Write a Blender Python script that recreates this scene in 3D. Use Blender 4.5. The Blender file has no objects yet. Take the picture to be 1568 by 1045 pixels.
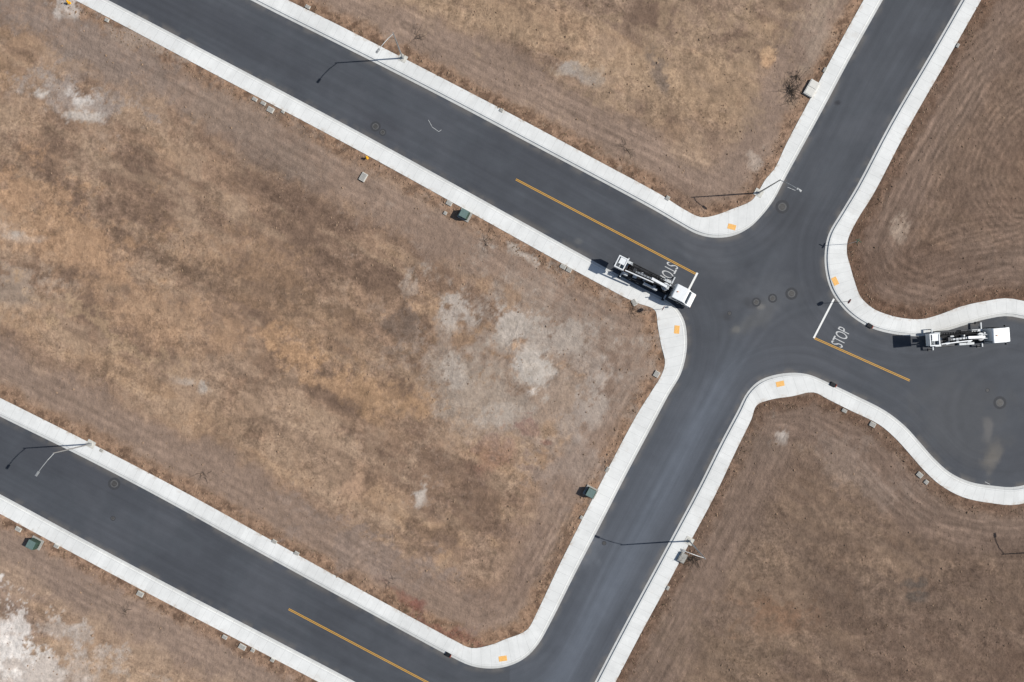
import bpy, bmesh, math, random
import numpy as np
from mathutils import Vector, Matrix
random.seed(7); rng=np.random.default_rng(7)
scene=bpy.context.scene
S=10.0  # plan units per metre
def W(px,py): return ((px-784)/S,(522.5-py)/S)

# ------------------------------------------------------------------ survey data
A=[(-1000,-728,-988,-750),(383,0,395,-22),(500,59,512,36),(605,112,618,90),(700,161,713,139),(800,214,812,191),(900,267,912,245),
(1000,321,1012,299),(1040,344,1045,320),(1066,358,1072,333),(1090,364,1092,331),(1120,362,1120,321),(1146,350,1150,308),(1167,330,1160,295),
(1185,306,1172,275),(1203,272,1186,258),(1225,232,1204,220),(1260,168,1238,156),(1300,93,1277,82),(1352,0,1329,-12),(1922,-1010,1899,-1022)]
DE=[(2045,-1010,2068,-998),(1472,0,1495,12),(1425,82,1448,95),(1362,190,1386,203),(1312,285,1337,297),(1288,325,1312,337),(1269,358,1298,366),
(1263,385,1296,388),(1264,415,1301,408),(1272,444,1308,432),(1290,471,1317,455),(1310,489,1335,472),(1335,503,1352,480),(1370,512,1378,487),
(1410,515,1410,489),(1445,508,1438,482),(1478,498,1470,470),(1510,489,1505,462),(1550,485,1550,458),(1647,523,1666,504),(1685,615,1712,615),
(1647,707,1666,726),(1560,745,1560,772),(1520,744,1515,770),(1485,738,1473,761),(1455,724,1438,742),(1430,702,1412,718),(1408,677,1391,694),
(1385,652,1370,671),(1355,629,1345,650),(1310,606,1300,628),(1270,587,1268,612),(1235,573,1245,601),(1200,572,1212,607),(1165,582,1180,612),
(1145,600,1158,621),(1128,632,1150,642),(1105,675,1128,687),(1070,745,1095,757),(1030,820,1055,832),(995,885,1020,898),(960,950,985,962),
(912,1042,937,1054),(400,2050,425,2062)]
C=[(270,2050,245,2038),(640,1340,616,1328),(700,1226,677,1214),(712,1190,684,1185),(705,1160,680,1165),(680,1130,662,1145),(640,1097,627,1119),
(545,1045,532,1067),(400,969,387,991),(250,891,237,913),(100,811,87,833),(0,757,-13,779),(-1000,230,-1013,252)]
B=[(-1000,140,-988,118),(0,638,12,615),(130,702,142,680),(250,765,262,742),(400,848,412,825),(530,919,542,897),(640,979,652,957),(685,1003,697,981),
(722,1020,722,992),(755,1024,752,987),(782,1019,775,978),(805,1007,797,970),(824,987,809,962),(845,950,822,938),(880,880,855,868),(920,803,894,790),
(960,725,934,712),(1000,650,974,637),(1025,603,999,597),(1042,574,1012,576),(1050,546,1018,556),(1052,520,1012,528),(1048,492,1007,500),
(1036,472,1004,478),(1015,457,998,472),(985,442,972,463),(925,409,912,432),(863,375,850,398),(562,209,549,231),(345,94,332,116),(165,0,152,20),
(-1000,-610,-1013,-588)]

def catmull(P,n=4):
    P=np.array(P,float); out=[]
    P=np.vstack([2*P[0]-P[1],P,2*P[-1]-P[-2]])
    for i in range(1,len(P)-2):
        p0,p1,p2,p3=P[i-1:i+3]
        t0=0;t1=t0+np.linalg.norm(p1-p0)**.5;t2=t1+np.linalg.norm(p2-p1)**.5;t3=t2+np.linalg.norm(p3-p2)**.5
        for k in range(n):
            t=t1+(t2-t1)*k/n
            a1=(t1-t)/(t1-t0)*p0+(t-t0)/(t1-t0)*p1
            a2=(t2-t)/(t2-t1)*p1+(t-t1)/(t2-t1)*p2
            a3=(t3-t)/(t3-t2)*p2+(t-t2)/(t3-t2)*p3
            b1=(t2-t)/(t2-t0)*a1+(t-t0)/(t2-t0)*a2
            b2=(t3-t)/(t3-t1)*a2+(t-t1)/(t3-t1)*a3
            out.append((t2-t)/(t2-t1)*b1+(t-t1)/(t2-t1)*b2)
    out.append(P[-2]); return np.array(out)
strips={}
for k,L in dict(A=A,DE=DE,C=C,B=B).items():
    r=catmull([W(a,b) for a,b,c,d in L]); dd_=catmull([W(c,d) for a,b,c,d in L]); strips[k]=(r,dd_)
order=['A','DE','C','B']
road_poly=np.vstack([strips[k][0] for k in order])
dirt_poly=np.vstack([strips[k][1] for k in order])

def sdist(X,Y,poly):
    X=X.astype(np.float32);Y=Y.astype(np.float32)
    D=np.full(X.shape,1e12,np.float32);ins=np.zeros(X.shape,bool)
    n=len(poly)
    for i in range(n):
        ax,ay=poly[i];bx,by=poly[(i+1)%n];ex,ey=bx-ax,by-ay
        l2=ex*ex+ey*ey
        if l2<1e-9: continue
        ax,ay,ex,ey,l2=map(np.float32,(ax,ay,ex,ey,l2))
        wx=X-ax;wy=Y-ay
        t=np.clip((wx*ex+wy*ey)/l2,0,1)
        dx=wx-t*ex;dy=wy-t*ey
        np.minimum(D,dx*dx+dy*dy,out=D)
        if by!=ay:
            c=((ay>Y)!=(by>Y))&(wx<ex*wy/ey)
            ins^=c
    D=np.sqrt(D); return np.where(ins,D,-D)

# ------------------------------------------------------------------ numpy noise
def hsh(ix,iy,s):
    n=(ix*374761393+iy*668265263+s*974634777)&0xffffffff
    n=((n^(n>>13))*1274126177)&0xffffffff
    return ((n^(n>>16))&0xffff)/65535.0
def vn(x,y,s=0):
    ix=np.floor(x).astype(np.int64);iy=np.floor(y).astype(np.int64);fx=x-ix;fy=y-iy
    fx=fx*fx*(3-2*fx);fy=fy*fy*(3-2*fy)
    a=hsh(ix,iy,s);b=hsh(ix+1,iy,s);c=hsh(ix,iy+1,s);d=hsh(ix+1,iy+1,s)
    return (a*(1-fx)+b*fx)*(1-fy)+(c*(1-fx)+d*fx)*fy
def fbm(x,y,o=4,s=0,g=.55):
    v=0;a=1;t=0
    for i in range(o):
        v=v+a*vn(x*2**i+i*17.3,y*2**i-i*9.1,s+i);t+=a;a*=g
    return v/t
def ss(a,b,x):
    t=np.clip((x-a)/(b-a),0,1);return t*t*(3-2*t)
def lin(c):
    c=np.array(c,float)/255
    return np.where(c<=.04045,c/12.92,((c+.055)/1.055)**2.4)

# ------------------------------------------------------------------ grid
def axis(f,m,far,s1,s2):
    a=list(np.arange(0,f,s1))+list(np.arange(f,m,s2))
    v=m;st=s2
    while v<far: a.append(v);st*=1.5;v+=st
    a.append(far)
    a=np.array(a);return np.concatenate([-a[:0:-1],a])
xs=axis(81,180,3000,.22,1.5);ys=axis(55,165,3000,.22,1.5)
GX,GY=np.meshgrid(xs,ys);shape=GX.shape
near=(np.abs(GX)<185)&(np.abs(GY)<170)
dr=np.full(shape,-50.,np.float32);dd=np.full(shape,50.,np.float32)
dr[near]=sdist(GX[near],GY[near],road_poly)
dd[near]=-sdist(GX[near],GY[near],dirt_poly)
px=GX*S+784;py=522.5-GY*S
ca,sa=math.cos(math.radians(27.8)),math.sin(math.radians(27.8))
s_=(px*ca+py*sa)/10;t_=(-px*sa+py*ca)/10      # metres along / across streets
hz=(fbm(GX*.25,GY*.25,4,3)-.5)*.26+(fbm(GX*1.1,GY*1.1,3,9)-.5)*.12
soft=ss(0,4,dd)
z=.15+hz*(.3+.7*soft)-.02
z=z-(1-ss(-.75,.12,dd))*.38
z=np.where(dd<-.9,-.25,z)

# ---- ground colour
def mix(c,col,m): return c*(1-m[...,None])+lin(col)*m[...,None]
xc=1412-.545*py
left=px<xc
y1=118+.535*(px-500);y3=698+.53*px;y4=480+.38*(px-1200)
isA=left&(py<y1);isB=left&(py>=y1)&(py<y3);isC=left&(py>=y3);isD=(~left)&(py<y4);isE=(~left)&(py>=y4)
DEm=(isD|isE)
col=np.zeros(shape+(3,));
for m,c in ((isA,(138,117,99)),(isB,(141,117,96)),(isC,(143,123,107)),(isD,(112,91,76)),(isE,(116,98,84))): col[m]=lin(c)
n_st=fbm(s_/30,t_/6,6,21,.64);n_iso=fbm(GX/7,GY/7,6,31,.68);n_f=fbm(GX/1.6,GY/1.6,4,41,.75);n_st2=fbm(s_/9,t_/1.8,4,51,.62)
inner=ss(5,11,dd)
amp=np.where(DEm,.35,1.0)
col=mix(col,(166,138,108),ss(.49,.64,n_st)*.55*inner*amp)
col=mix(col,(110,91,77),ss(.49,.36,n_st)*.6*inner)
col=mix(col,(157,135,113),ss(.52,.65,n_iso)*.55*amp)
col=mix(col,(102,84,71),ss(.48,.35,n_iso)*.62*inner)
col=mix(col,(100,82,68),ss(.48,.34,n_st2)*.36*inner)
col=mix(col,(164,142,117),ss(.55,.66,n_st2)*.28*inner*amp)
band=ss(1.2,3.2,dd+(n_f-.5)*2.2)*(1-ss(6.0,9,dd+(n_iso-.5)*9))
bc=np.where(DEm[...,None],lin((120,102,89)),lin((134,116,102)))
bc=bc*(1+(n_st2-.5)*.35+(n_iso-.5)*.35)[...,None]
col=col*(1-band[...,None]*.8)+bc*band[...,None]*.8
edge=(1-ss(.9,2.4,dd+(n_f-.5)*2.6))
ec=np.where(DEm[...,None],lin((114,89,71)),lin((145,116,92)))
col=col*(1-edge[...,None]*.65)+ec*edge[...,None]*.65
ln=edge*ss(.48,.60,fbm(GX/.8,GY/.8,3,77))
col=mix(col,(82,64,51),ln*.65)
L1=(182,175,165)
smooth_=np.zeros(shape)
# (x,y,rx,ry,angle,colour,strength, dry crust?)
patches=[(820,560,160,110,0,(146,131,117),.75,1),(105,150,60,20,22,(160,150,141),.7,1),(62,143,12,8,0,L1,.8,1),(118,152,18,10,0,(196,191,183),.8,1),(125,178,22,7,10,L1,.8,1),(818,565,28,28,10,(184,178,168),.8,1),(780,502,20,24,-30,L1,.65,1),(830,520,60,24,0,(164,155,144),.65,1),(815,597,12,9,0,(190,184,175),.8,1),(690,480,14,20,10,L1,.55,1),(718,492,12,12,0,L1,.45,1),(740,600,60,50,0,(156,145,131),.5,1),(755,640,24,14,0,L1,.35,1),(700,575,14,20,0,L1,.35,1),
(915,620,16,42,20,(168,158,147),.6,1),(880,650,20,14,0,(158,147,136),.5,1),(870,700,40,40,0,(149,135,123),.5,1),(905,560,30,14,0,(156,145,134),.4,1),(18,358,30,9,20,L1,.7,1),(55,366,20,6,0,L1,.5,1),(30,440,60,30,0,(162,148,132),.5,1),
(310,592,12,11,0,L1,.75,1),(285,585,16,5,0,L1,.45,1),(640,763,8,14,20,L1,.75,1),(48,1012,58,34,30,(216,212,204),.95,1),(15,960,46,18,10,(200,192,183),.85,1),(20,1010,40,40,0,(208,203,195),.8,1),(100,1030,60,34,0,(174,161,148),.7,1),(90,965,40,12,20,(166,154,142),.7,1),
(872,104,14,10,0,(164,157,148),.75,1),(900,120,24,9,20,(152,146,138),.65,1),(1177,92,15,14,0,(184,150,116),.85,0),(1157,250,12,14,0,(166,152,138),.9,1),(1378,355,12,19,-20,(162,145,128),1,1),
(1197,668,9,12,0,(184,177,168),.95,1),(630,440,22,12,0,(160,147,133),.6,1),(615,912,30,7,35,(124,80,68),.5,0),(640,925,10,8,0,(126,74,64),.45,0),(755,700,34,20,-20,(130,94,78),.4,0),(820,660,20,8,10,(128,88,74),.35,0),(690,968,40,7,20,(124,82,70),.5,0),(840,678,8,4,0,(122,78,66),.5,0),
(60,335,150,50,30,(170,137,105),.55,0),(220,470,150,40,28,(163,133,104),.5,0),(520,590,100,26,28,(167,135,102),.6,0),(590,610,50,30,28,(157,128,98),.45,0),(420,450,140,40,28,(152,124,96),.45,0),(540,745,18,20,0,(168,139,114),.7,1),
(440,530,70,14,28,(168,135,102),.55,0),(150,500,110,12,28,(170,145,114),.5,0),(1060,110,130,75,0,(156,134,108),.5,0),(1010,120,9,26,-30,(116,103,92),.8,0),(780,30,100,30,10,(148,127,103),.45,0),(1190,945,50,26,0,(136,104,80),.5,0),(1120,1000,90,40,0,(122,104,86),.45,0),
(622,496,26,20,-40,(98,82,70),.7,0),(500,470,110,12,28,(102,84,69),.6,0),(330,420,120,12,28,(110,92,77),.6,0),(400,240,50,20,28,(108,94,83),.5,0),(1400,893,20,8,0,(84,80,75),.7,0),(1412,912,24,10,0,(78,76,72),.7,0),(160,80,110,46,20,(130,116,105),.8,1),(1060,300,60,20,0,(116,98,85),.5,0),
(400,200,120,30,30,(128,113,100),.6,0),(380,650,160,26,28,(150,127,104),.45,0),(750,860,90,60,0,(122,102,88),.5,0),(560,850,90,24,28,(134,118,106),.8,1),(1320,720,80,24,35,(138,122,109),.6,1),
(1500,180,80,140,0,(118,99,84),.5,1),(1420,400,70,34,-10,(98,79,66),.65,0),(1170,680,40,30,0,(120,104,91),.5,1),(1500,900,80,60,0,(100,84,72),.55,0),(110,18,16,12,10,(188,183,175),.75,1),(798,390,28,6,25,(176,167,155),.85,1),
(1250,880,120,60,30,(104,88,75),.5,0),(230,70,60,8,30,(152,136,121),.7,1),(1250,60,14,50,10,(148,133,117),.5,1),(1480,330,30,60,10,(104,86,73),.5,0)]
n_p=fbm(GX/2.6,GY/2.6,6,61,.78);n_p2=fbm(GX/5+40,GY/5-9,6,161,.7)
for cx,cy,rx,ry,an,c,st,cr in patches:
    a=math.radians(an);dx=px-cx+(n_p2-.5)*rx*2.0;dy=py-cy+(n_p-.5)*ry*2.0
    u=(dx*math.cos(a)+dy*math.sin(a))/rx;v=(-dx*math.sin(a)+dy*math.cos(a))/ry
    r=u*u+v*v
    g=np.exp(-r*.5)
    m=ss(.32,.84,g+(n_p-.5)*2.4*(g>.015)*(1-.3*g))*min(st,1)
    if cr: smooth_=np.maximum(smooth_,m)
    col=mix(col,c,np.clip(m,0,1))
ruts_and_shadow=[(0,255,330,432,5,.84),(150,345,600,580,6,.82),(0,420,260,560,4,.86),(300,455,640,640,4,.86),(0,300,420,520,3,1.12),(200,520,560,700,4,.88),(560,590,535,680,6,.76),(0,560,300,700,5,.88),(60,420,330,570,4,1.12),
(540,860,528,888,4,.45),(1165,770,1205,815,3,.6),(1180,765,1215,805,3,.62),(1168,785,1190,810,2,.7),(700,60,1150,270,8,.9),(640,50,1080,280,10,1.06),(860,170,960,215,5,.78),(790,930,870,820,4,.76),(800,945,905,760,3,.76),(770,930,850,815,3,.8),(440,770,560,850,5,.88),(960,60,1020,160,5,.8),(1180,60,1215,100,3,.75),(470,620,500,560,4,.85),(230,500,250,470,4,.82)]  # first streak on this line: painted shadow of a small erosion lump
for x0,y0,x1,y1_,w,f in ruts_and_shadow:
    ex,ey=x1-x0,y1_-y0;l2=ex*ex+ey*ey
    t=np.clip(((px-x0)*ex+(py-y0)*ey)/l2,0,1)
    d=np.hypot(px-x0-t*ex+(n_iso-.5)*40,py-y0-t*ey+(n_iso-.5)*30)
    m=np.exp(-(d/w)**2)*ss(.3,.55,n_f)*np.minimum(1,6*np.minimum(t,1-t)+.2)
    col=col*(1+(f-1)*m[...,None])
def curve_dist(P):
    P=catmull(P,5);D=np.full(shape,1e9)
    for (ax,ay),(bx,by) in zip(P[:-1],P[1:]):
        ex,ey=bx-ax,by-ay;t=np.clip(((px-ax)*ex+(py-ay)*ey)/(ex*ex+ey*ey),0,1)
        D=np.minimum(D,(px-ax-t*ex)**2+(py-ay-t*ey)**2)
    return np.sqrt(D)
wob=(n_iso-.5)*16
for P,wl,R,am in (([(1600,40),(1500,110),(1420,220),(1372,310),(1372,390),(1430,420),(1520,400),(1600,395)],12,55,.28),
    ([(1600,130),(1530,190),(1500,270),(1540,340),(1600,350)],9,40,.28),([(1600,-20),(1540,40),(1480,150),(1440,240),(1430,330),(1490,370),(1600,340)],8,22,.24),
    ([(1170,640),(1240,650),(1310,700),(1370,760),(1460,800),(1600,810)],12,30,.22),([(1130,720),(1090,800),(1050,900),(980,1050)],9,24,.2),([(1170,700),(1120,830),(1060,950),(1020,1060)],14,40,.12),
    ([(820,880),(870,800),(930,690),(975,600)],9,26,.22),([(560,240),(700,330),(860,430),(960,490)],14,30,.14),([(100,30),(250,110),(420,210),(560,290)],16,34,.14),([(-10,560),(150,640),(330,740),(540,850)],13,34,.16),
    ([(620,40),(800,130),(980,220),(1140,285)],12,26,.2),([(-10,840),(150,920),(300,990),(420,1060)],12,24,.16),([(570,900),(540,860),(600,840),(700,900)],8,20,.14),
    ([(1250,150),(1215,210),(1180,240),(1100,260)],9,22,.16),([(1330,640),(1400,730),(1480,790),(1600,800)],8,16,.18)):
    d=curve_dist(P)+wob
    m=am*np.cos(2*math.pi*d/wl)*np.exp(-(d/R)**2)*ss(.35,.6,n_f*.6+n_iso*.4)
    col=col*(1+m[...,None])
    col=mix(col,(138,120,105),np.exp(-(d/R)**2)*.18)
col*=(.9+.2*n_f)[...,None]
lum=col@np.array([.25,.65,.1]);col=lum[...,None]*.06+col*.94
col*=np.array([1.045,1.015,1.015])
col*=np.where(DEm,.92,1.0)[...,None]
trk=np.clip(np.where(isD,1-ss(10,20,dd),1-ss(7,11,dd))*ss(.6,2,dd)*np.where(DEm,1,.7)*ss(.3,.55,fbm(GX/12,GY/12,3,91)),0,1)
mott=np.clip((.3+.7*inner*np.where(isD,.5,1)*ss(.35,.6,n_p2)+edge*.5)*(1-.6*smooth_)*(1-.6*band),0,1)

def grid_mesh(name,verts_mask_faces,zz,attrs):
    ny,nx=shape
    idx=np.arange(nx*ny).reshape(ny,nx)
    q=np.stack([idx[:-1,:-1],idx[:-1,1:],idx[1:,1:],idx[1:,:-1]],-1)
    q=q[verts_mask_faces].reshape(-1,4)
    used=np.unique(q);mp=np.full(nx*ny,-1,np.int64);mp[used]=np.arange(len(used));q=mp[q]
    co=np.stack([GX.ravel()[used],GY.ravel()[used],zz.ravel()[used]],-1).astype(np.float32)
    me=bpy.data.meshes.new(name);me.vertices.add(len(co));me.vertices.foreach_set('co',co.ravel())
    me.loops.add(len(q)*4);me.loops.foreach_set('vertex_index',q.ravel().astype(np.int32))
    me.polygons.add(len(q));me.polygons.foreach_set('loop_start',(np.arange(len(q))*4).astype(np.int32))
    me.update(calc_edges=True)
    me.polygons.foreach_set('use_smooth',np.ones(len(q),bool))
    for an,(ty,arr) in attrs.items():
        at=me.attributes.new(an,ty,'POINT')
        if ty=='FLOAT': at.data.foreach_set('value',arr.ravel()[used].astype(np.float32))
        else: at.data.foreach_set('color',arr.reshape(-1,4)[used].astype(np.float32).ravel())
    ob=bpy.data.objects.new(name,me);scene.collection.objects.link(ob);return ob

# ------------------------------------------------------------------ material helpers
def newmat(name,rough=.8,spec=.3):
    m=bpy.data.materials.new(name);m.use_nodes=True;nt=m.node_tree
    b=nt.nodes['Principled BSDF'];b.inputs['Roughness'].default_value=rough;b.inputs['Specular IOR Level'].default_value=spec
    return m,nt,b
def N(nt,t,**k):
    n=nt.nodes.new(t)
    for a,v in k.items(): setattr(n,a,v)
    return n
def math_(nt,op,a,b=None,c=None):
    n=N(nt,'ShaderNodeMath',operation=op)
    for i,v in enumerate((a,b,c)):
        if v is None: continue
        if isinstance(v,(int,float)): n.inputs[i].default_value=v
        else: nt.links.new(v,n.inputs[i])
    return n.outputs[0]
def noise(nt,vec,scale,detail=6,rough=.6):
    n=N(nt,'ShaderNodeTexNoise');n.inputs['Scale'].default_value=scale;n.inputs['Detail'].default_value=detail;n.inputs['Roughness'].default_value=rough
    if vec is not None: nt.links.new(vec,n.inputs['Vector'])
    return n.outputs[0]
def rng_(nt,v,a,b,c,d):
    n=N(nt,'ShaderNodeMapRange');nt.links.new(v,n.inputs[0])
    for i,x in enumerate((a,b,c,d)): n.inputs[i+1].default_value=x
    return n.outputs[0]
def mulcol(nt,colsock,f):
    n=N(nt,'ShaderNodeVectorMath',operation='SCALE');nt.links.new(colsock,n.inputs[0]);nt.links.new(f,n.inputs['Scale']);return n.outputs[0]
def bump(nt,b,h,st,dist):
    n=N(nt,'ShaderNodeBump');n.inputs['Strength'].default_value=st;n.inputs['Distance'].default_value=dist
    nt.links.new(h,n.inputs['Height']);nt.links.new(n.outputs[0],b.inputs['Normal'])
def simple(name,c,rough=.6,metal=0,var=.12,sc=3.,spec=.4,srgb=True):
    m,nt,b=newmat(name,rough,spec);b.inputs['Metallic'].default_value=metal
    l=lin(c) if srgb else np.array(c)
    tc=N(nt,'ShaderNodeTexCoord');nz=noise(nt,tc.outputs['Object'],sc,5)
    f=rng_(nt,nz,.3,.7,1-var,1+var)
    rgb=N(nt,'ShaderNodeRGB');rgb.outputs[0].default_value=(*l,1)
    nt.links.new(mulcol(nt,rgb.outputs[0],f),b.inputs['Base Color']);return m

# ground material
gm,nt,b=newmat('dirt_mat',.95,.1)
tc=N(nt,'ShaderNodeTexCoord').outputs['Object']
at=N(nt,'ShaderNodeAttribute',attribute_name='gcol');ad=N(nt,'ShaderNodeAttribute',attribute_name='gd');am=N(nt,'ShaderNodeAttribute',attribute_name='mott')
n1=noise(nt,tc,.7,6,.68);n2=noise(nt,tc,2.6,4,.68);n3=noise(nt,tc,13,2,.6)
cl=rng_(nt,n1,.38,.62,-1,1);cl2=rng_(nt,n2,.38,.62,-1,1);cl3=rng_(nt,n3,.3,.7,-.5,.5)
amt=math_(nt,'MULTIPLY_ADD',am.outputs['Fac'],.18,.04)
amt2=math_(nt,'MULTIPLY_ADD',am.outputs['Fac'],.14,.035)
f=math_(nt,'MULTIPLY_ADD',cl,amt,1.0);f2=math_(nt,'MULTIPLY_ADD',cl2,amt2,1.0);f3=math_(nt,'MULTIPLY_ADD',cl3,.16,1.0)
# faint grader streaks running with the streets
mp=N(nt,'ShaderNodeMapping');mp.inputs['Rotation'].default_value=(0,0,math.radians(27.8));mp.inputs['Scale'].default_value=(.14,.9,1);nt.links.new(tc,mp.inputs[0])
n6=noise(nt,mp.outputs[0],1.0,5,.66)
f5=math_(nt,'MULTIPLY_ADD',rng_(nt,n6,.36,.64,-1,1),.065,1.0)
sx=N(nt,'ShaderNodeSeparateXYZ');nt.links.new(tc,sx.inputs[0])
cb=N(nt,'ShaderNodeCombineXYZ')
nt.links.new(math_(nt,'MULTIPLY',ad.outputs['Fac'],1.3),cb.inputs[0]);nt.links.new(math_(nt,'MULTIPLY',sx.outputs[0],.1),cb.inputs[1]);nt.links.new(math_(nt,'MULTIPLY',sx.outputs[1],.1),cb.inputs[2])
n4=noise(nt,cb.outputs[0],1.0,4,.7)
tk=math_(nt,'MULTIPLY',rng_(nt,n4,.35,.65,-.2,.17),at.outputs['Alpha'])
f4=math_(nt,'MULTIPLY',math_(nt,'ADD',tk,1.0),f5)
ff=math_(nt,'MULTIPLY',math_(nt,'MULTIPLY',f,f2),math_(nt,'MULTIPLY',f3,f4))
nt.links.new(mulcol(nt,at.outputs['Color'],ff),b.inputs['Base Color'])
hh=math_(nt,'ADD',math_(nt,'MULTIPLY',n2,.5),math_(nt,'ADD',math_(nt,'MULTIPLY',n1,1.2),math_(nt,'MULTIPLY',n3,.12)))
bump(nt,b,hh,.8,.2)

fc=lambda a:(a[:-1,:-1]+a[1:,1:])/2
rgba=np.concatenate([col,trk[...,None]],-1)
ground=grid_mesh('ground',np.ones((shape[0]-1,shape[1]-1),bool),z,{'gcol':('FLOAT_COLOR',rgba),'gd':('FLOAT',dd),'mott':('FLOAT',mott)})
ground.data.materials.append(gm)

# ---- road
rc=np.zeros(shape+(3,));rc[:]=lin((70,73,78))
n_r=fbm(GX/9,GY/9,5,101,.62);n_r2=fbm(GX/1.7,GY/1.7,4,111)
rc=mix(rc,(63,65,70),ss(.52,.35,n_r)*.5);rc=mix(rc,(78,80,85),ss(.52,.7,n_r)*.5)
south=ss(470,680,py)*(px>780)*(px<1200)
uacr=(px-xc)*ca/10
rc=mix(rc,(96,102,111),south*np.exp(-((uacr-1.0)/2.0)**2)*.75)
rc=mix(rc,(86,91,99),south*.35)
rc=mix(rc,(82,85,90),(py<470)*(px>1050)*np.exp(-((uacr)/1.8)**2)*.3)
road_p=[(1150,465,14,9,0,(47,48,51),.8),(1160,485,40,14,-40,(90,90,89),.5),(1283,158,4,3,0,(44,44,48),.7),(885,370,6,5,0,(98,98,97),.5),(1520,700,12,24,15,(106,101,94),.7),
(1513,655,7,14,0,(114,110,106),.7),(580,195,34,20,25,(65,66,71),.5),(1110,485,12,8,0,(60,60,63),.6),(1470,640,80,60,0,(76,77,79),.5),(1180,455,60,30,-10,(84,86,90),.4),(1090,400,60,18,30,(84,86,90),.4),
(330,40,160,26,28,(65,67,72),.6),(120,720,120,22,28,(65,67,72),.6),(905,845,14,26,30,(100,104,110),.5),(1200,330,30,40,30,(65,67,71),.5),(1165,470,6,4,0,(112,110,106),.6),(1128,505,5,4,0,(104,102,98),.5),(540,80,12,4,20,(90,90,88),.4)]
for cx,cy,rx,ry,an,c,st in road_p:
    a=math.radians(an);dx=px-cx;dy=py-cy
    u=(dx*math.cos(a)+dy*math.sin(a))/rx;v=(-dx*math.sin(a)+dy*math.cos(a))/ry
    g=np.exp(-(u*u+v*v)*.6);rc=mix(rc,c,ss(.25,.9,g+(n_r2-.5)*.9*(g>.05))*st)
for P,wl,R,am in (([(700,190),(900,300),(1060,400),(1110,500),(1075,600),(1020,720),(940,870),(880,1000)],16,13,.06),([(1350,0),(1260,230),(1170,420),(1090,600),(1000,760)],18,16,.05),
    ([(1420,0),(1330,180),(1220,390),(1130,540),(1060,660)],18,14,.04),([(1400,545),(1250,470),(1180,500),(1110,600),(1060,680)],15,11,.06),([(1560,520),(1400,560),(1260,530),(1150,440),(1000,370)],18,14,.04),
    ([(1560,720),(1480,690),(1460,620),(1500,560),(1600,540)],20,18,.05),([(400,930),(600,1030),(760,1040),(860,980),(960,800)],16,12,.05),([(0,-120),(300,60),(700,250),(1000,400)],20,18,.04)):
    d=curve_dist(P)
    m=am*np.cos(2*math.pi*(d+(n_r-.5)*3)/wl)*np.exp(-(d/R)**2)*ss(.25,.6,n_r)
    rc=rc*(1+m[...,None])
dust=(1-ss(.0,1.1,dr))*ss(.35,.65,n_r2);rc=mix(rc,(118,111,102),dust*.4)
rc*=1.08
rw=1-ss(4.6,6.0,dr)
m4=near[:-1,:-1]&near[1:,1:]
rm,nt,b=newmat('asphalt_mat',.85,.25)
tc=N(nt,'ShaderNodeTexCoord').outputs['Object']
at=N(nt,'ShaderNodeAttribute',attribute_name='rcol');ad=N(nt,'ShaderNodeAttribute',attribute_name='rd')
sx=N(nt,'ShaderNodeSeparateXYZ');nt.links.new(tc,sx.inputs[0]);cb=N(nt,'ShaderNodeCombineXYZ')
nt.links.new(math_(nt,'MULTIPLY',ad.outputs['Fac'],.9),cb.inputs[0]);nt.links.new(math_(nt,'MULTIPLY',sx.outputs[0],.03),cb.inputs[1]);nt.links.new(math_(nt,'MULTIPLY',sx.outputs[1],.03),cb.inputs[2])
n4=noise(nt,cb.outputs[0],1.0,4,.65);n1=noise(nt,tc,.35,6,.62);n2=noise(nt,tc,7,4,.7);n5=noise(nt,tc,40,1,.6);n7=noise(nt,tc,1.8,6,.7)
f4=math_(nt,'MULTIPLY_ADD',rng_(nt,n4,.3,.7,-.11,.11),at.outputs['Alpha'],1.0)
ff=math_(nt,'MULTIPLY',f4,rng_(nt,n1,.3,.7,.93,1.07))
ff=math_(nt,'MULTIPLY',ff,math_(nt,'MULTIPLY',rng_(nt,n2,.3,.7,.94,1.06),rng_(nt,n5,.3,.7,.92,1.08)))
ff=math_(nt,'MULTIPLY',ff,rng_(nt,n7,.66,.74,1.0,1.2));ff=math_(nt,'MULTIPLY',ff,rng_(nt,n7,.26,.34,.85,1.0))
nt.links.new(mulcol(nt,at.outputs['Color'],ff),b.inputs['Base Color']);bump(nt,b,n5,.3,.01)
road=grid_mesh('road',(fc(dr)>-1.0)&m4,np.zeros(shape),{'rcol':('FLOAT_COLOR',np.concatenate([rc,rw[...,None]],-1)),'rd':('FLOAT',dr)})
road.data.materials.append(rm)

def ground_z(x,y):
    i=np.clip(np.searchsorted(xs,x),0,len(xs)-1);j=np.clip(np.searchsorted(ys,y),0,len(ys)-1);return z[j,i]

# ------------------------------------------------------------------ sidewalks
cm,nt,b=newmat('concrete_walk_mat',.85,.25)
uv=N(nt,'ShaderNodeUVMap',uv_map='UVMap');su=N(nt,'ShaderNodeSeparateXYZ');nt.links.new(uv.outputs[0],su.inputs[0])
tc=N(nt,'ShaderNodeTexCoord').outputs['Object']
u=su.outputs[0];v=su.outputs[1]
panel=N(nt,'ShaderNodeTexWhiteNoise',noise_dimensions='1D');nt.links.new(math_(nt,'FLOOR',math_(nt,'DIVIDE',u,1.5)),panel.inputs['W'])
pan2=N(nt,'ShaderNodeTexWhiteNoise',noise_dimensions='1D');nt.links.new(math_(nt,'FLOOR',math_(nt,'DIVIDE',u,9)),pan2.inputs['W'])
pf=math_(nt,'MULTIPLY',rng_(nt,panel.outputs[0],0,1,.96,1.03),rng_(nt,pan2.outputs[0],0,1,.95,1.03))
fr=math_(nt,'FRACT',math_(nt,'DIVIDE',u,1.5))
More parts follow.
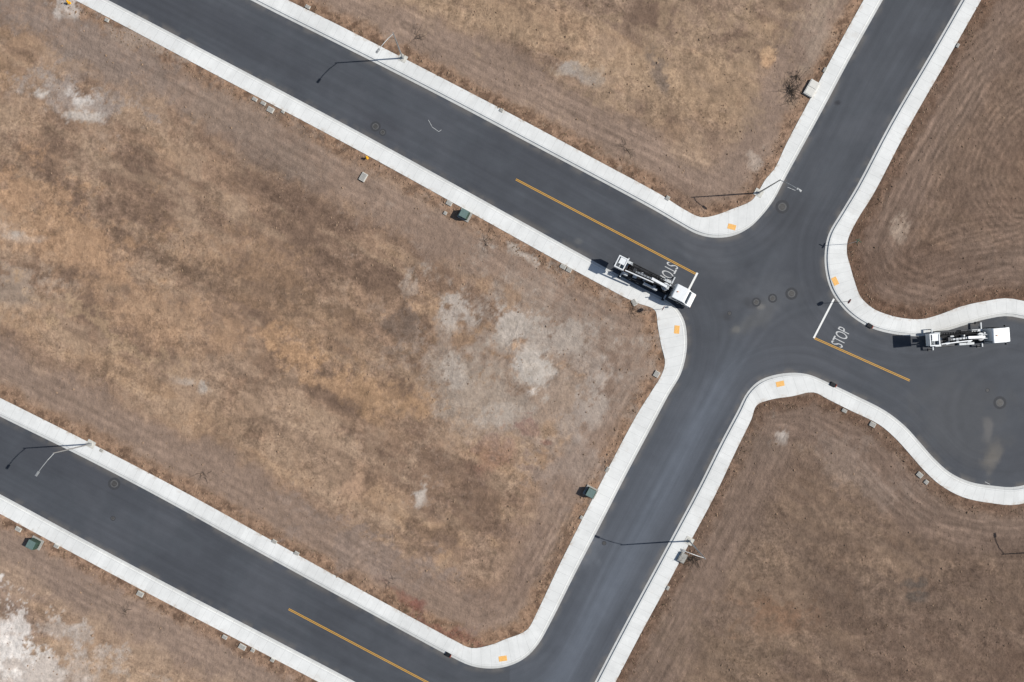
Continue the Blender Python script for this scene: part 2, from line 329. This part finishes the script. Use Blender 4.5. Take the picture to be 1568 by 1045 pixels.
j=math_(nt,'LESS_THAN',math_(nt,'ABSOLUTE',math_(nt,'SUBTRACT',fr,.5)),.014)
j2=math_(nt,'LESS_THAN',math_(nt,'ABSOLUTE',math_(nt,'SUBTRACT',v,.62)),.03)
jj=math_(nt,'MAXIMUM',j,j2);jf=math_(nt,'SUBTRACT',1.0,math_(nt,'MULTIPLY',jj,.22))
gut=math_(nt,'LESS_THAN',v,.40);gf=math_(nt,'SUBTRACT',1.0,math_(nt,'MULTIPLY',gut,.22))
n1=noise(nt,tc,.5,7,.68);n2=noise(nt,tc,6,5,.7)
nf=math_(nt,'MULTIPLY',rng_(nt,n1,.3,.7,.91,1.05),rng_(nt,n2,.3,.7,.96,1.04))
ff=math_(nt,'MULTIPLY',math_(nt,'MULTIPLY',pf,jf),math_(nt,'MULTIPLY',gf,nf))
rgb=N(nt,'ShaderNodeRGB');rgb.outputs[0].default_value=(.70,.705,.685,1)
bw=N(nt,'ShaderNodeAttribute',attribute_name='back')
stn=math_(nt,'MULTIPLY',rng_(nt,bw.outputs['Fac'],.0,.6,1,0),rng_(nt,noise(nt,tc,1.4,6,.7),.5,.66,0,.8))
stn=math_(nt,'MAXIMUM',stn,rng_(nt,noise(nt,tc,.22,8,.72),.60,.74,0,.3))
mx=N(nt,'ShaderNodeMix',data_type='RGBA');nt.links.new(stn,mx.inputs[0]);nt.links.new(mulcol(nt,rgb.outputs[0],ff),mx.inputs[6]);mx.inputs[7].default_value=(*lin((172,155,136)),1)
nt.links.new(mx.outputs[2],b.inputs['Base Color']);bump(nt,b,n2,.2,.01)
def strip(name,r,d):
    prof=[(0,-.06),(0,.008),(.38,.016),(.42,.13),(.47,.15),(.62,.155),(1.0,.157),(None,.165),(None,-.25)]
    me=bpy.data.meshes.new(name);vs=[];uvs=[];bk=[];fs=[]
    mid=(r+d)/2;cum=np.concatenate([[0],np.cumsum(np.linalg.norm(np.diff(mid,axis=0),axis=1))])
    for i in range(len(r)):
        w=d[i]-r[i];L=np.linalg.norm(w);w=w/L
        for o,zz in prof:
            o2=L if o is None else min(o,L*.9)
            p=r[i]+w*o2;vs.append((p[0],p[1],zz));uvs.append((cum[i],o2));bk.append(L-o2)
    n=len(prof)
    for i in range(len(r)-1):
        for k in range(n-1):
            a=i*n+k;fs.append((a,a+1,a+n+1,a+n))
    me.from_pydata(vs,[],fs);ul=me.uv_layers.new(name='UVMap')
    for l in me.loops: ul.data[l.index].uv=uvs[l.vertex_index]
    a=me.attributes.new('back','FLOAT','POINT');a.data.foreach_set('value',bk)
    bm=bmesh.new();bm.from_mesh(me);bmesh.ops.recalc_face_normals(bm,faces=bm.faces)
    top=[f for f in bm.faces if abs(f.normal.z)>.9]
    if sum(f.normal.z for f in top)<0: bmesh.ops.reverse_faces(bm,faces=bm.faces)
    bm.to_mesh(me);bm.free()
    me.materials.append(cm)
    ob=bpy.data.objects.new(name,me);scene.collection.objects.link(ob)
for k in order: strip('sidewalk',*strips[k])

# ------------------------------------------------------------------ mesh helpers
def obj(name,bm,mat,parent=None,bev=0,smooth=False):
    me=bpy.data.meshes.new(name);bmesh.ops.recalc_face_normals(bm,faces=bm.faces);bm.to_mesh(me);bm.free()
    mats=mat if isinstance(mat,(list,tuple)) else [mat]
    for m in mats: me.materials.append(m)
    ob=bpy.data.objects.new(name,me);scene.collection.objects.link(ob)
    if smooth: me.polygons.foreach_set('use_smooth',[True]*len(me.polygons))
    if bev:
        md=ob.modifiers.new('bev','BEVEL');md.width=bev;md.segments=2;md.limit_method='ANGLE'
    if parent: ob.parent=parent
    return ob
def empty(name,loc,rot=0):
    e=bpy.data.objects.new(name,None);e.location=loc;e.rotation_euler=(0,0,rot);scene.collection.objects.link(e);return e
def box(bm,c,s,rz=0,mi=0,ry=0):
    M=Matrix.Translation(c)@Matrix.Rotation(rz,4,'Z')@Matrix.Rotation(ry,4,'Y')@Matrix.Diagonal((*s,1))
    r=bmesh.ops.create_cube(bm,size=1,matrix=M)
    for f in {f for v in r['verts'] for f in v.link_faces}: f.material_index=mi
def cyl(bm,p0,p1,r0,r1=None,seg=12,mi=0):
    r1=r0 if r1 is None else r1
    p0=Vector(p0);p1=Vector(p1);d=p1-p0
    M=Matrix.Translation((p0+p1)/2)@d.to_track_quat('Z','Y').to_matrix().to_4x4()
    r=bmesh.ops.create_cone(bm,cap_ends=True,segments=seg,radius1=r0,radius2=r1,depth=d.length,matrix=M)
    for f in {f for v in r['verts'] for f in v.link_faces}: f.material_index=mi
def prism(bm,prof,y0,y1,mi=0):
    a=[bm.verts.new((x,y0,zz)) for x,zz in prof];c=[bm.verts.new((x,y1,zz)) for x,zz in prof];n=len(prof)
    fs=[bm.faces.new(a),bm.faces.new(c[::-1])]
    for i in range(n): fs.append(bm.faces.new((a[i],c[i],c[(i+1)%n],a[(i+1)%n])))
    for f in fs: f.material_index=mi

white=simple('white_paint',(222,225,226),.35,var=.06,spec=.5)
offw=simple('body_white',(190,194,196),.45,var=.15)
blk=simple('black_rubber',(28,28,30),.8)
dark=simple('dark_steel',(48,50,54),.55,.3,var=.3)
grey=simple('grey_steel',(130,134,138),.5,.5,var=.2)
glass=simple('tinted_glass',(40,52,64),.08,var=.05,spec=.8)
red=simple('red_paint',(150,30,25),.5);amber=simple('amber_plastic',(230,130,20),.4)
conc=simple('precast_concrete',(192,190,182),.9,var=.15,sc=6)
conc2=simple('grey_concrete',(155,153,147),.9,var=.2,sc=5)
green=simple('green_enamel',(46,66,56),.5,var=.15);teal=simple('faded_green_top',(96,116,112),.6,var=.15)
galv=simple('galvanised_steel',(160,162,162),.45,.4,var=.1)
def worn(name,c,lo=.42):
    m,nt,b=newmat(name,.7,.3);tc=N(nt,'ShaderNodeTexCoord').outputs['Object']
    w=rng_(nt,noise(nt,tc,7,6,.75),lo-.08,lo,0,1)
    mx=N(nt,'ShaderNodeMix',data_type='RGBA');nt.links.new(w,mx.inputs[0]);mx.inputs[6].default_value=(*lin((98,98,96)),1);mx.inputs[7].default_value=(*lin(c),1)
    nt.links.new(mx.outputs[2],b.inputs['Base Color']);return m
yel=worn('yellow_road_paint',(214,160,54),.38);wp=worn('white_road_paint',(226,226,222),.38);wp2=worn('white_text_paint',(190,191,190),.46)

# ------------------------------------------------------------------ markings
def line_marks(name,segs,mat,zz=.006):
    bm=bmesh.new()
    for (a,c,w) in segs:
        a=Vector((*a,zz));c=Vector((*c,zz));d=(c-a).normalized();n=Vector((-d.y,d.x,0))*w/2
        k=max(1,int((c-a).length/4))
        for i in range(k):
            p=a.lerp(c,i/k);q=a.lerp(c,(i+1)/k)
            bm.faces.new([bm.verts.new(p-n),bm.verts.new(q-n),bm.verts.new(q+n),bm.verts.new(p+n)])
    return obj(name,bm,mat)
def dbl(a,b_):
    a=Vector(W(*a));b_=Vector(W(*b_));d=(b_-a).normalized();n=Vector((-d.y,d.x))*.10
    return [(a+n,b_+n,.09),(a-n,b_-n,.09)]
line_marks('yellow_centre_line',dbl((790,275),(1066,420)),yel)
line_marks('yellow_centre_line',dbl((1247,518),(1393,583)),yel)
line_marks('yellow_centre_line',dbl((442,933),(660,1048)),yel)
line_marks('stop_line',[(W(1068,418),W(1053,447),.30)],wp,.010)
line_marks('stop_line',[(W(1277,458),W(1246,518),.28)],wp,.010)
line_marks('utility_paint_mark',[(W(656,184),W(662,195),.06),(W(662,195),W(672,202),.06),(W(672,202),W(676,199),.06)],wp2)
line_marks('utility_paint_mark',[(W(1206,287),W(1218,292),.06)],wp2)
line_marks('utility_paint_mark',[(W(1508,738),W(1516,742),.06)],wp2)
def stop_text(p,up):
    cu=bpy.data.curves.new('stop_txt','FONT');cu.body='STOP';cu.align_x='CENTER';cu.align_y='CENTER';cu.size=1.0
    o=bpy.data.objects.new('tmp',cu);scene.collection.objects.link(o)
    bpy.context.view_layer.update()
    dg=bpy.context.evaluated_depsgraph_get();me=bpy.data.meshes.new_from_object(o.evaluated_get(dg))
    bpy.data.objects.remove(o)
    xsz=max(v.co.x for v in me.vertices)-min(v.co.x for v in me.vertices);ysz=max(v.co.y for v in me.vertices)-min(v.co.y for v in me.vertices)
    for v in me.vertices: v.co.x*=2.9/xsz;v.co.y*=1.95/ysz;v.co.z=0
    me.materials.clear();me.materials.append(wp2)
    ob=bpy.data.objects.new('stop_road_marking',me);scene.collection.objects.link(ob)
    ob.location=(*W(*p),.010);ob.rotation_euler=(0,0,math.atan2(up[1],up[0])-math.pi/2)
stop_text((1023,417),(ca,-sa));stop_text((1288,517),(-.9,.45))

tile=simple('tactile_yellow',(232,180,104),.7,var=.1,sc=5)
for (p,an) in (((1120,348),-15),((1036,505),85),((770,1008),8),((1278,431),-65),((1194,588),12)):
    bm=bmesh.new();box(bm,(0,0,.006),(1.25,.8,.012))
    for i in range(9):
        for k in range(6):
            cyl(bm,(-.56+i*.14,-.34+k*.136,.012),(-.56+i*.14,-.34+k*.136,.03),.035,.02,6)
    o=obj('tactile_paving',bm,tile);o.location=(*W(*p),.160);o.rotation_euler=(0,0,math.radians(an))

mats_mh=[simple('patch_asphalt',(60,61,64),.9),simple('collar',(88,88,88),.9,var=.2),simple('iron',(66,64,62),.6,.3)]
for i,(x,y,r) in enumerate(((575,194,.8),(586,203,.55),(1198,317,1.05),(1212,450,.95),(1183,457,.7),(1158,463,.7),(1531,617,1.0),(1512,598,.35),(175,741,.95),(173,794,.4),(1117,480,.35),(925,832,.35))):
    bm=bmesh.new()
    cyl(bm,(0,0,-.02),(0,0,.004),r,r,28,0);cyl(bm,(0,0,-.02),(0,0,.009),r*.62,r*.62,28,1);cyl(bm,(0,0,-.02),(0,0,.014),r*.42,r*.42,24,2)
    for k in range(-2,3): box(bm,(k*r*.13,0,.016),(r*.05,r*.55,.006),0,1)
    o=obj('manhole_cover',bm,mats_mh);o.location=(*W(x,y),0)

# ------------------------------------------------------------------ street lamps
def lamp(p,arm):
    x,y=W(*p);e=empty('street_lamp',(x,y,.15));a=Vector((arm[0],-arm[1],0)).normalized();L=math.hypot(*arm)/10
    bm=bmesh.new();cyl(bm,(0,0,-.4),(0,0,.12),.38,.36,16);box(bm,(.0,.0,0.0),(1.3,1.1,.09),-.5);obj('footing',bm,conc,e)
    bm=bmesh.new();cyl(bm,(0,0,.1),(0,0,.5),.17,.13,12);cyl(bm,(0,0,.4),(0,0,8.6),.12,.07,12);box(bm,(0,0,.14),(.42,.42,.05));obj('pole',bm,galv,e)
    bm=bmesh.new();pts=[Vector((0,0,8.3)),a*(L*.35)+Vector((0,0,8.75)),a*(L*.7)+Vector((0,0,8.95)),a*L+Vector((0,0,9.0))]
    for q,w in zip(pts,pts[1:]): cyl(bm,q,w,.055,.05,8)
    obj('arm',bm,galv,e)
    bm=bmesh.new();c=a*(L+.25)+Vector((0,0,8.98));rz=math.atan2(a.y,a.x)
    box(bm,c,(.75,.32,.12),rz);box(bm,c+Vector((0,0,.09)),(.3,.2,.08),rz);obj('luminaire',bm,galv,e,.03)
lamp((617,90),(-19,25));lamp((1161,296),(22,14));lamp((1055,828),(-30,-12));lamp((140,680),(-18,26));lamp((1636,842),(-6,-27))

# ------------------------------------------------------------------ utility boxes
def ubox(x,y,rz=-28,sx=.75,sy=.5,h=.16,mat=conc):
    wx,wy=W(x,y);bm=bmesh.new();box(bm,(0,0,h/2-.1),(sx,sy,h+.2));box(bm,(0,0,h+.015),(sx*.82,sy*.78,.03),0,1);cyl(bm,(sx*.25,0,h+.03),(sx*.25,0,h+.045),.05,.05,8,1)
    o=obj('utility_box',bm,[mat,conc2],None,.02);o.location=(wx,wy,float(ground_z(wx,wy)));o.rotation_euler=(0,0,math.radians(rz))
for t in ((391,153),(404,159),(415,169,-28,1.0,.8),(434,172,-28,.5,.4),(557,272,60,1.3,.9,.25),(688,312,-28,.9,.6),(682,327,-28,.5,.5),(862,409,-28,.9,.6),(871,414,-28,.8,.6),(971,464,-60,.9,.7),
 (1005,573,60,.9,.8,.2),(930,719,60,.8,.5),(890,792,60,.5,.4),(736,156),(768,170,-28,.6,.5),(796,186,-28,.6,.4),(1022,304,-28,.6,.6),(472,12),(1292,629),(1335,650,-28,.9,.7),(1407,727,-40,.9,.7),(1417,738,-40,.6,.6),
 (88,836),(30,810,-28,.9,.6),(216,909,-28,1.,.7),(345,975),(372,990,-28,1.1,.7),(388,995,-28,.6,.5),(418,1010,-28,.6,.5),(421,829),(455,847),(156,690,-28,.6,.5),(1465,71,60,.6,.4),(1262,108,60,.7,.4),(1022,900,60,.6,.4),(165,32,-28,.6,.5)):
    ubox(*t)
def cabinet(x,y,rz):
    wx,wy=W(x,y);e=empty('transformer_cabinet',(wx,wy,float(ground_z(wx,wy))),math.radians(rz))
    bm=bmesh.new();box(bm,(0,0,0),(1.9,1.6,.3));obj('pad',bm,conc2,e,.02)
    bm=bmesh.new();prism(bm,[(-.65,.15),(.65,.15),(.65,.9),(.45,1.15),(-.65,1.15)],-.6,.6);obj('housing',bm,green,e,.03)
    bm=bmesh.new();box(bm,(-.1,0,1.18),(1.15,1.25,.06));obj('lid',bm,teal,e,.02)
    bm=bmesh.new();box(bm,(.665,0,.52),(.03,.02,.7));box(bm,(.67,.12,.55),(.06,.05,.16));obj('door_latch',bm,dark,e)
cabinet(712,330,-28);cabinet(904,753,-28);cabinet(57,831,-28)
def vault(x,y,rz,sx,sy,h,mat):
    wx,wy=W(x,y);bm=bmesh.new();box(bm,(0,0,h/2-.1),(sx,sy,h+.2));box(bm,(0,sy*.24,h+.02),(sx*.85,sy*.42,.05),0,1);box(bm,(0,-sy*.24,h+.02),(sx*.85,sy*.42,.05),0,1)
    o=obj('electrical_vault',bm,[mat,mat],None,.03);o.location=(wx,wy,float(ground_z(wx,wy)));o.rotation_euler=(0,0,math.radians(rz))
vault(1241,137,-30,1.5,2.5,.35,simple('new_concrete',(206,204,197),.9,var=.08));vault(1044,853,-30,1.1,1.5,.4,conc2)

hyd=simple('yellow_hydrant_paint',(225,170,30),.5)
for x,y in ((563,243),(108,6)):
    wx,wy=W(x,y);bm=bmesh.new()
    cyl(bm,(0,0,-.1),(0,0,.08),.2,.2,12);cyl(bm,(0,0,.08),(0,0,.6),.13,.12,12);cyl(bm,(0,0,.6),(0,0,.66),.18,.18,12);cyl(bm,(0,0,.66),(0,0,.8),.14,.05,12)
    cyl(bm,(-.26,0,.45),(.26,0,.45),.07,.07,10);cyl(bm,(0,-.1,.42),(0,-.28,.42),.09,.09,10);cyl(bm,(0,0,.8),(0,0,.86),.03,.03,6)
    o=obj('fire_hydrant',bm,hyd,None,.01);o.location=(wx,wy,.15)

bagm=simple('inlet_bag',(140,60,40),.9)
for x,y,rz in ((1331,499,-30),(1275,589,-28),(686,1002,-28)):
    wx,wy=W(x,y);bm=bmesh.new();box(bm,(0,0,.07),(.8,.6,.18),0,0)
    for k in range(6): box(bm,(-.3+k*.12,0,.175),(.05,.5,.03),0,1)
    box(bm,(.46,.0,.19),(.12,.5,.1),0,2)
    o=obj('storm_drain_inlet',bm,[blk,dark,bagm],None,.02);o.location=(wx,wy,.03);o.rotation_euler=(0,0,math.radians(rz))

def sign(x,y,rz,name):
    wx,wy=W(x,y);e=empty(name,(wx,wy,.15),math.radians(rz))
    bm=bmesh.new();cyl(bm,(0,0,-.2),(0,0,2.9),.035,.035,8);obj('post',bm,galv,e)
    if name=='stop_sign':
        bm=bmesh.new();M=Matrix.Translation((.05,0,2.5))@Matrix.Rotation(math.pi/2,4,'Y')@Matrix.Rotation(math.pi/8,4,'Z')
        bmesh.ops.create_cone(bm,cap_ends=True,segments=8,radius1=.41,radius2=.41,depth=.02,matrix=M);obj('face',bm,red,e)
        bm=bmesh.new();box(bm,(.065,0,2.5),(.004,.5,.16));obj('legend',bm,white,e)
    else:
        bm=bmesh.new();box(bm,(0,0,2.95),(.03,.9,.2));box(bm,(0,0,3.17),(.9,.03,.2));obj('blades',bm,simple('sign_green',(20,90,60),.5),e)
sign(1287,463,-28,'stop_sign');sign(1298,374,-30,'street_name_sign');sign(1010,474,150,'stop_sign')

# ------------------------------------------------------------------ bucket trucks
def truck(gx,gy,rz):
    x,y=W(gx,gy);e=empty('bucket_truck',(x,y,0),math.radians(rz))
    bm=bmesh.new()
    for s in (-.42,.42): box(bm,(.0,s,.85),(11.2,.12,.24))
    for xx in (-4.6,-2.5,0,2,4.5): box(bm,(xx,0,.85),(.15,.8,.18))
    box(bm,(6.55,0,.7),(.16,2.3,.3));box(bm,(-5.2,0,.75),(.12,2.0,.25));obj('chassis',bm,blk,e,.01)
    bm=bmesh.new()
    for xx,ww in ((4.7,.32),(-2.1,.6),(-3.4,.6)):
        for s in (-1,1):
            yo=s*(1.22-ww/2);cyl(bm,(xx,yo-ww/2,.52),(xx,yo+ww/2,.52),.52,.52,24,0);cyl(bm,(xx,s*1.21,.52),(xx,s*1.235,.52),.27,.24,14,1)
    obj('wheels',bm,[blk,grey],e,.02)
    bm=bmesh.new();prism(bm,[(6.6,.62),(6.6,1.25),(6.45,1.5),(5.75,1.68),(5.2,2.55),(5.0,2.68),(3.15,2.74),(3.0,2.6),(3.0,.62)],-1.1,1.1);obj('cab',bm,white,e,.09)
    bm=bmesh.new()
    for s in (-1,1): cyl(bm,(4.7,s*.86,.52),(4.7,s*1.13,.52),.62,.62,20)
    obj('wheel_arches',bm,blk,e)
    bm=bmesh.new()
    a=[(5.77,-.95,1.73),(5.77,.95,1.73),(5.26,.88,2.52),(5.26,-.88,2.52)];off=Vector((.035,0,.02))
    bm.faces.new([bm.verts.new(Vector(p)+off) for p in a])
    for s in (-1,1):
        bm.faces.new([bm.verts.new((p[0],s*1.115,p[1])) for p in ((5.55,1.75),(5.15,2.45),(4.2,2.48),(4.2,1.75))])
        bm.faces.new([bm.verts.new((p[0],s*1.115,p[1])) for p in ((4.1,1.75),(4.1,2.48),(3.3,2.5),(3.3,1.75))])
    obj('windows',bm,glass,e)
    bm=bmesh.new()
    for s in (-1,1): box(bm,(5.45,s*1.36,1.95),(.12,.22,.42));cyl(bm,(5.45,s*1.05,1.95),(5.45,s*1.33,1.95),.02,.02,6)
    cyl(bm,(2.85,-.9,1.0),(2.85,-.9,2.9),.07,.07,10);box(bm,(6.625,0,1.0),(.03,1.2,.42))
    obj('mirrors_and_grille',bm,dark,e,.01)
    bm=bmesh.new();cyl(bm,(3.6,.0,2.74),(3.6,.0,2.9),.09,.07,10)
    for s in (-1,1): box(bm,(6.61,s*.88,1.05),(.04,.26,.18))
    obj('lights',bm,amber,e)
    bm=bmesh.new();box(bm,(-1.2,0,1.12),(7.6,1.9,.1));box(bm,(2.0,0,1.45),(.6,1.5,.55));box(bm,(-3.9,.15,1.35),(.9,.9,.35));obj('deck',bm,blk,e,.01)
    bm=bmesh.new()
    for s in (-1,1):
        n=2;x0,x1=(.6,2.3) if s>0 else (-1.4,.9);w=(x1-x0)/n
        for k in range(n): box(bm,(x0+w*(k+.5),s*.95,1.3),(w-.04,.34,.8))
        box(bm,(-4.5,s*.9,1.25),(.9,.4,.7))
    obj('tool_compartments',bm,offw,e,.02)
    bm=bmesh.new()
    for s in (-1,1):
        box(bm,(-2.75,s*.95,1.25),(2.6,.4,.1));box(bm,(-.3,s*.95,1.1),(1.0,.4,.6))
        for xx in (2.55,-4.95):
            ex=.75 if (s>0 and xx>0) else .25
            box(bm,(xx,s*(1.0+ex/2),.95),(.18,.7+ex,.18),0,1);cyl(bm,(xx,s*(1.3+ex),.95),(xx,s*(1.3+ex),.12),.07,.07,8);box(bm,(xx,s*(1.3+ex),.06),(.4,.4,.06))
    obj('outriggers',bm,[dark,offw],e,.01)
    bm=bmesh.new()
    for yy in (.50,.95):
        cyl(bm,(-4.2,yy,2.15),(1.2,yy,2.15),.06,.06,6);cyl(bm,(-4.2,yy,1.75),(1.2,yy,1.75),.04,.04,6)
        for xx in (-4.1,-2.8,-1.2,.0,1.1): cyl(bm,(xx,yy,1.1),(xx,yy,2.15),.04,.04,6)
    for k in range(14):
        xx=-4.15+k*.38;cyl(bm,(xx,.5,2.15),(xx+.19,.95,2.15),.035,.035,5);cyl(bm,(xx+.19,.95,2.15),(xx+.38,.5,2.15),.035,.035,5)
    for k in range(22):
        cyl(bm,(random.uniform(-4,1),random.uniform(-.9,.6),1.2),(random.uniform(-4,1),random.uniform(-.9,.6),1.5),.035,.03,5)
    obj('lattice_rack',bm,blk,e)
    bm=bmesh.new();cyl(bm,(-.6,.05,1.4),(-.6,.45,1.4),.32,.32,14,0);cyl(bm,(-1.5,-.5,1.2),(-1.5,-.5,1.55),.22,.22,12,1);box(bm,(-3.0,-.65,1.4),(.6,.4,.4),.2,2);box(bm,(.3,-.65,1.35),(.5,.4,.35),0,1)
    box(bm,(-2.2,.3,1.3),(.5,.35,.3),.3,2);cyl(bm,(2.3,.5,1.7),(2.3,.5,2.1),.16,.14,10,2)
    for k in range(3): cyl(bm,(-4.7,-.4+k*.35,1.2),(-4.7,-.4+k*.35,1.65),.13,.03,10,3)
    obj('deck_gear',bm,[grey,grey,offw,amber],e)
    bm=bmesh.new();cyl(bm,(1.7,0,1.15),(1.7,0,1.9),.5,.45,18,1);cyl(bm,(1.7,0,1.9),(1.7,0,2.05),.6,.6,18,0);box(bm,(1.75,-.28,2.35),(.9,.1,.75));box(bm,(1.75,.28,2.35),(.9,.1,.75));cyl(bm,(1.8,-.36,2.55),(1.8,.36,2.55),.12,.12,10,1)
    obj('turret',bm,[offw,dark],e,.02)
    bm=bmesh.new();box(bm,(.5,-.02,2.68),(2.6,.38,.44),math.radians(-2),0,math.radians(2));box(bm,(-1.9,-.06,2.66),(3.4,.28,.32),math.radians(2),2);box(bm,(-3.6,-.02,2.72),(.5,.56,.6),0,1);box(bm,(.6,-.34,2.8),(1.6,.12,.16),0,1)
    box(bm,(-2.6,-.55,2.95),(4.6,.16,.22),math.radians(3),0);cyl(bm,(.1,0,2.1),(-1.4,0,2.5),.08,.08,10,2);cyl(bm,(1.3,0,1.9),(.1,0,2.1),.12,.12,10,1)
    for k in range(6): box(bm,(-.6-k*.5,-.05,2.83),(.07,.36,.05),0,1)
    box(bm,(-5.0,-.25,2.9),(.5,.4,.36),0,1)
    obj('boom',bm,[white,dark,grey],e,.03)
    bm=bmesh.new()
    cx,cy,z0,z1,hx,hy=-5.9,.05,2.05,3.1,.68,.86
    for sgn in (-1,1):
        box(bm,(cx+sgn*hx,cy,(z0+z1)/2),(.07,hy*2+.07,z1-z0));box(bm,(cx,cy+sgn*hy,(z0+z1)/2),(hx*2-.07,.07,z1-z0))
        box(bm,(cx+sgn*hx,cy,z1+.03),(.17,hy*2+.17,.06));box(bm,(cx,cy+sgn*hy,z1+.03),(hx*2-.17,.17,.06))
    box(bm,(cx,cy,z0),(hx*2,hy*2,.06));box(bm,(cx,cy-.05,z1-.5),(.08,hy*2-.18,.9));box(bm,(cx+.1,cy+.3,z1-.03),(hx*2-.3,1.0,.05))
    obj('bucket',bm,white,e,.03)
    bm=bmesh.new();box(bm,(cx+.35,cy-.5,z1-.02),(.3,.4,.25));box(bm,(cx+.95,cy-.1,2.75),(.3,.7,.6));box(bm,(cx-.45,cy+.35,z1+.02),(.14,.8,.05));obj('bucket_controls',bm,glass,e,.02)
truck(999,433,-26.5);truck(1471,517,4.0)

# ------------------------------------------------------------------ brush piles
bark=simple('dead_branches',(66,58,50),.9,var=.3)
def brush(x,y,n,R):
    wx,wy=W(x,y);bm=bmesh.new()
    for i in range(n):
        a=random.uniform(0,6.28);r=random.uniform(0,R)*random.random()**.3
        p=Vector((r*math.cos(a),r*math.sin(a)*1.1,random.uniform(0,.25)));h=random.uniform(0,6.28)
        rad=random.uniform(.012,.035)
        for k in range(random.randint(3,7)):
            h+=random.uniform(-.6,.6);q=p+Vector((math.cos(h)*.3,math.sin(h)*.3,random.uniform(-.12,.2)));q.z=max(q.z,.02)
            cyl(bm,p,q,rad,rad*.8,4);p=q;rad*=.87
    o=obj('brush_pile',bm,bark);o.location=(wx,wy,float(ground_z(wx,wy)))
brush(1210,140,80,1.7);brush(1219,118,26,.9);brush(1058,856,60,1.2);brush(312,727,7,.9);brush(195,938,7,.7);brush(957,228,10,.8);brush(640,58,10,.6);brush(745,372,12,.6)
brush(596,890,8,.9);brush(968,475,12,.6)

# ------------------------------------------------------------------ clods & weeds, one mesh each
def scatter(n,bias,ext=(80,54)):
    x=rng.uniform(-ext[0],ext[0],n*6);y=rng.uniform(-ext[1],ext[1],n*6)
    i=np.searchsorted(xs,x);jx=np.searchsorted(ys,y)
    d=dd[jx,i];w=np.where(d>.15,bias(d,x,y,mott[jx,i]),0)
    k=rng.random(n*6)<w
    x=x[k][:n];y=y[k][:n];return x,y,z[jx[k][:n],i[k][:n]]
def clods():
    x,y,zz=scatter(24000,lambda d,x,y,m:.05+.8*np.exp(-((d-.9)/.9)**2)+.12*(m>.8)*(fbm(x/5,y/5,3,5)>.52))
    n=len(x);s=rng.gamma(2.0,.03,n)+.025;s=np.minimum(s,.28)
    base=np.array([(1,0,0),(0,1,0),(-1,0,0),(0,-1,0),(0,0,1),(0,0,-1)],float);f=np.array([(0,1,4),(1,2,4),(2,3,4),(3,0,4),(1,0,5),(2,1,5),(3,2,5),(0,3,5)])
    V=base[None]*s[:,None,None]*rng.uniform(.5,1.2,(n,6,1));a=rng.uniform(0,6.28,n);c,sn=np.cos(a)[:,None],np.sin(a)[:,None]
    X=V[...,0]*c-V[...,1]*sn+x[:,None];Y=V[...,0]*sn+V[...,1]*c+y[:,None];Z=V[...,2]*.7+zz[:,None]+.02
    V=np.stack([X,Y,Z],-1).reshape(-1,3);F=(f[None]+np.arange(n)[:,None,None]*6).reshape(-1,3)
    me=bpy.data.meshes.new('dirt_clods');me.from_pydata(V.tolist(),[],F.tolist())
    me.materials.append(simple('clod_mat',(138,116,97),.95,var=.45,sc=.9,spec=.1));o=bpy.data.objects.new('dirt_clods',me);scene.collection.objects.link(o)
clods()
def weeds(name,n,bias,mat,h0,h1,wd):
    x,y,zz=scatter(n,bias);n=len(x);K=5
    a=rng.uniform(0,6.28,(n,K));l=rng.uniform(h0,h1,(n,1))*rng.uniform(.6,1.2,(n,K))
    bx=x[:,None]+rng.normal(0,.04,(n,K));by=y[:,None]+rng.normal(0,.04,(n,K))
    px_,py_=-np.sin(a)*wd,np.cos(a)*wd
    P0=np.stack([bx-px_,by-py_,np.broadcast_to(zz[:,None]-.02,a.shape)],-1);P1=np.stack([bx+px_,by+py_,np.broadcast_to(zz[:,None]-.02,a.shape)],-1)
    P2=np.stack([bx+np.cos(a)*l*.8,by+np.sin(a)*l*.8,zz[:,None]+l*.75],-1)
    V=np.stack([P0,P1,P2],2).reshape(-1,3);F=np.arange(n*K*3).reshape(-1,3)
    me=bpy.data.meshes.new(name);me.from_pydata(V.tolist(),[],F.tolist());me.materials.append(mat);o=bpy.data.objects.new(name,me);scene.collection.objects.link(o)
weeds('dry_grass',8000,lambda d,x,y,m:(m>.75)*.5*(fbm(x/6,y/6,4,15)>.54)+.01,simple('dry_grass_mat',(150,130,102),.9,var=.35,sc=.4,spec=.1),.1,.24,.018)
weeds('weeds',4500,lambda d,x,y,m:.5*np.exp(-((d-1.)/1.2)**2)*(fbm(x/2,y/2,3,25)>.6)+.008*(fbm(x/3,y/3,3,26)>.62),simple('weed_mat',(78,76,54),.9,var=.4,sc=.5,spec=.1),.1,.28,.03)

# ------------------------------------------------------------------ light & camera
el=math.radians(40);sv=Vector((.998*math.cos(el),.065*math.cos(el),math.sin(el)))
w=bpy.data.worlds.new('World');scene.world=w;w.use_nodes=True;nt=w.node_tree
sky=nt.nodes.new('ShaderNodeTexSky');sky.sky_type='NISHITA';sky.sun_disc=False;sky.sun_elevation=el;sky.sun_rotation=math.atan2(sv.x,sv.y)
nt.links.new(sky.outputs[0],nt.nodes['Background'].inputs[0]);nt.nodes['Background'].inputs[1].default_value=.08
sl=bpy.data.lights.new('sun','SUN');sl.energy=5.0;sl.angle=math.radians(.53);sl.color=(1,.965,.91)
so=bpy.data.objects.new('sun',sl);so.rotation_euler=sv.to_track_quat('Z','Y').to_euler();scene.collection.objects.link(so)
cd=bpy.data.cameras.new('camera');cd.lens=24;cd.sensor_width=36;cd.clip_end=8000
co=bpy.data.objects.new('camera',cd);co.location=(0,0,104.53);scene.collection.objects.link(co);scene.camera=co
scene.view_settings.view_transform='Standard';scene.view_settings.look='None';scene.view_settings.exposure=0
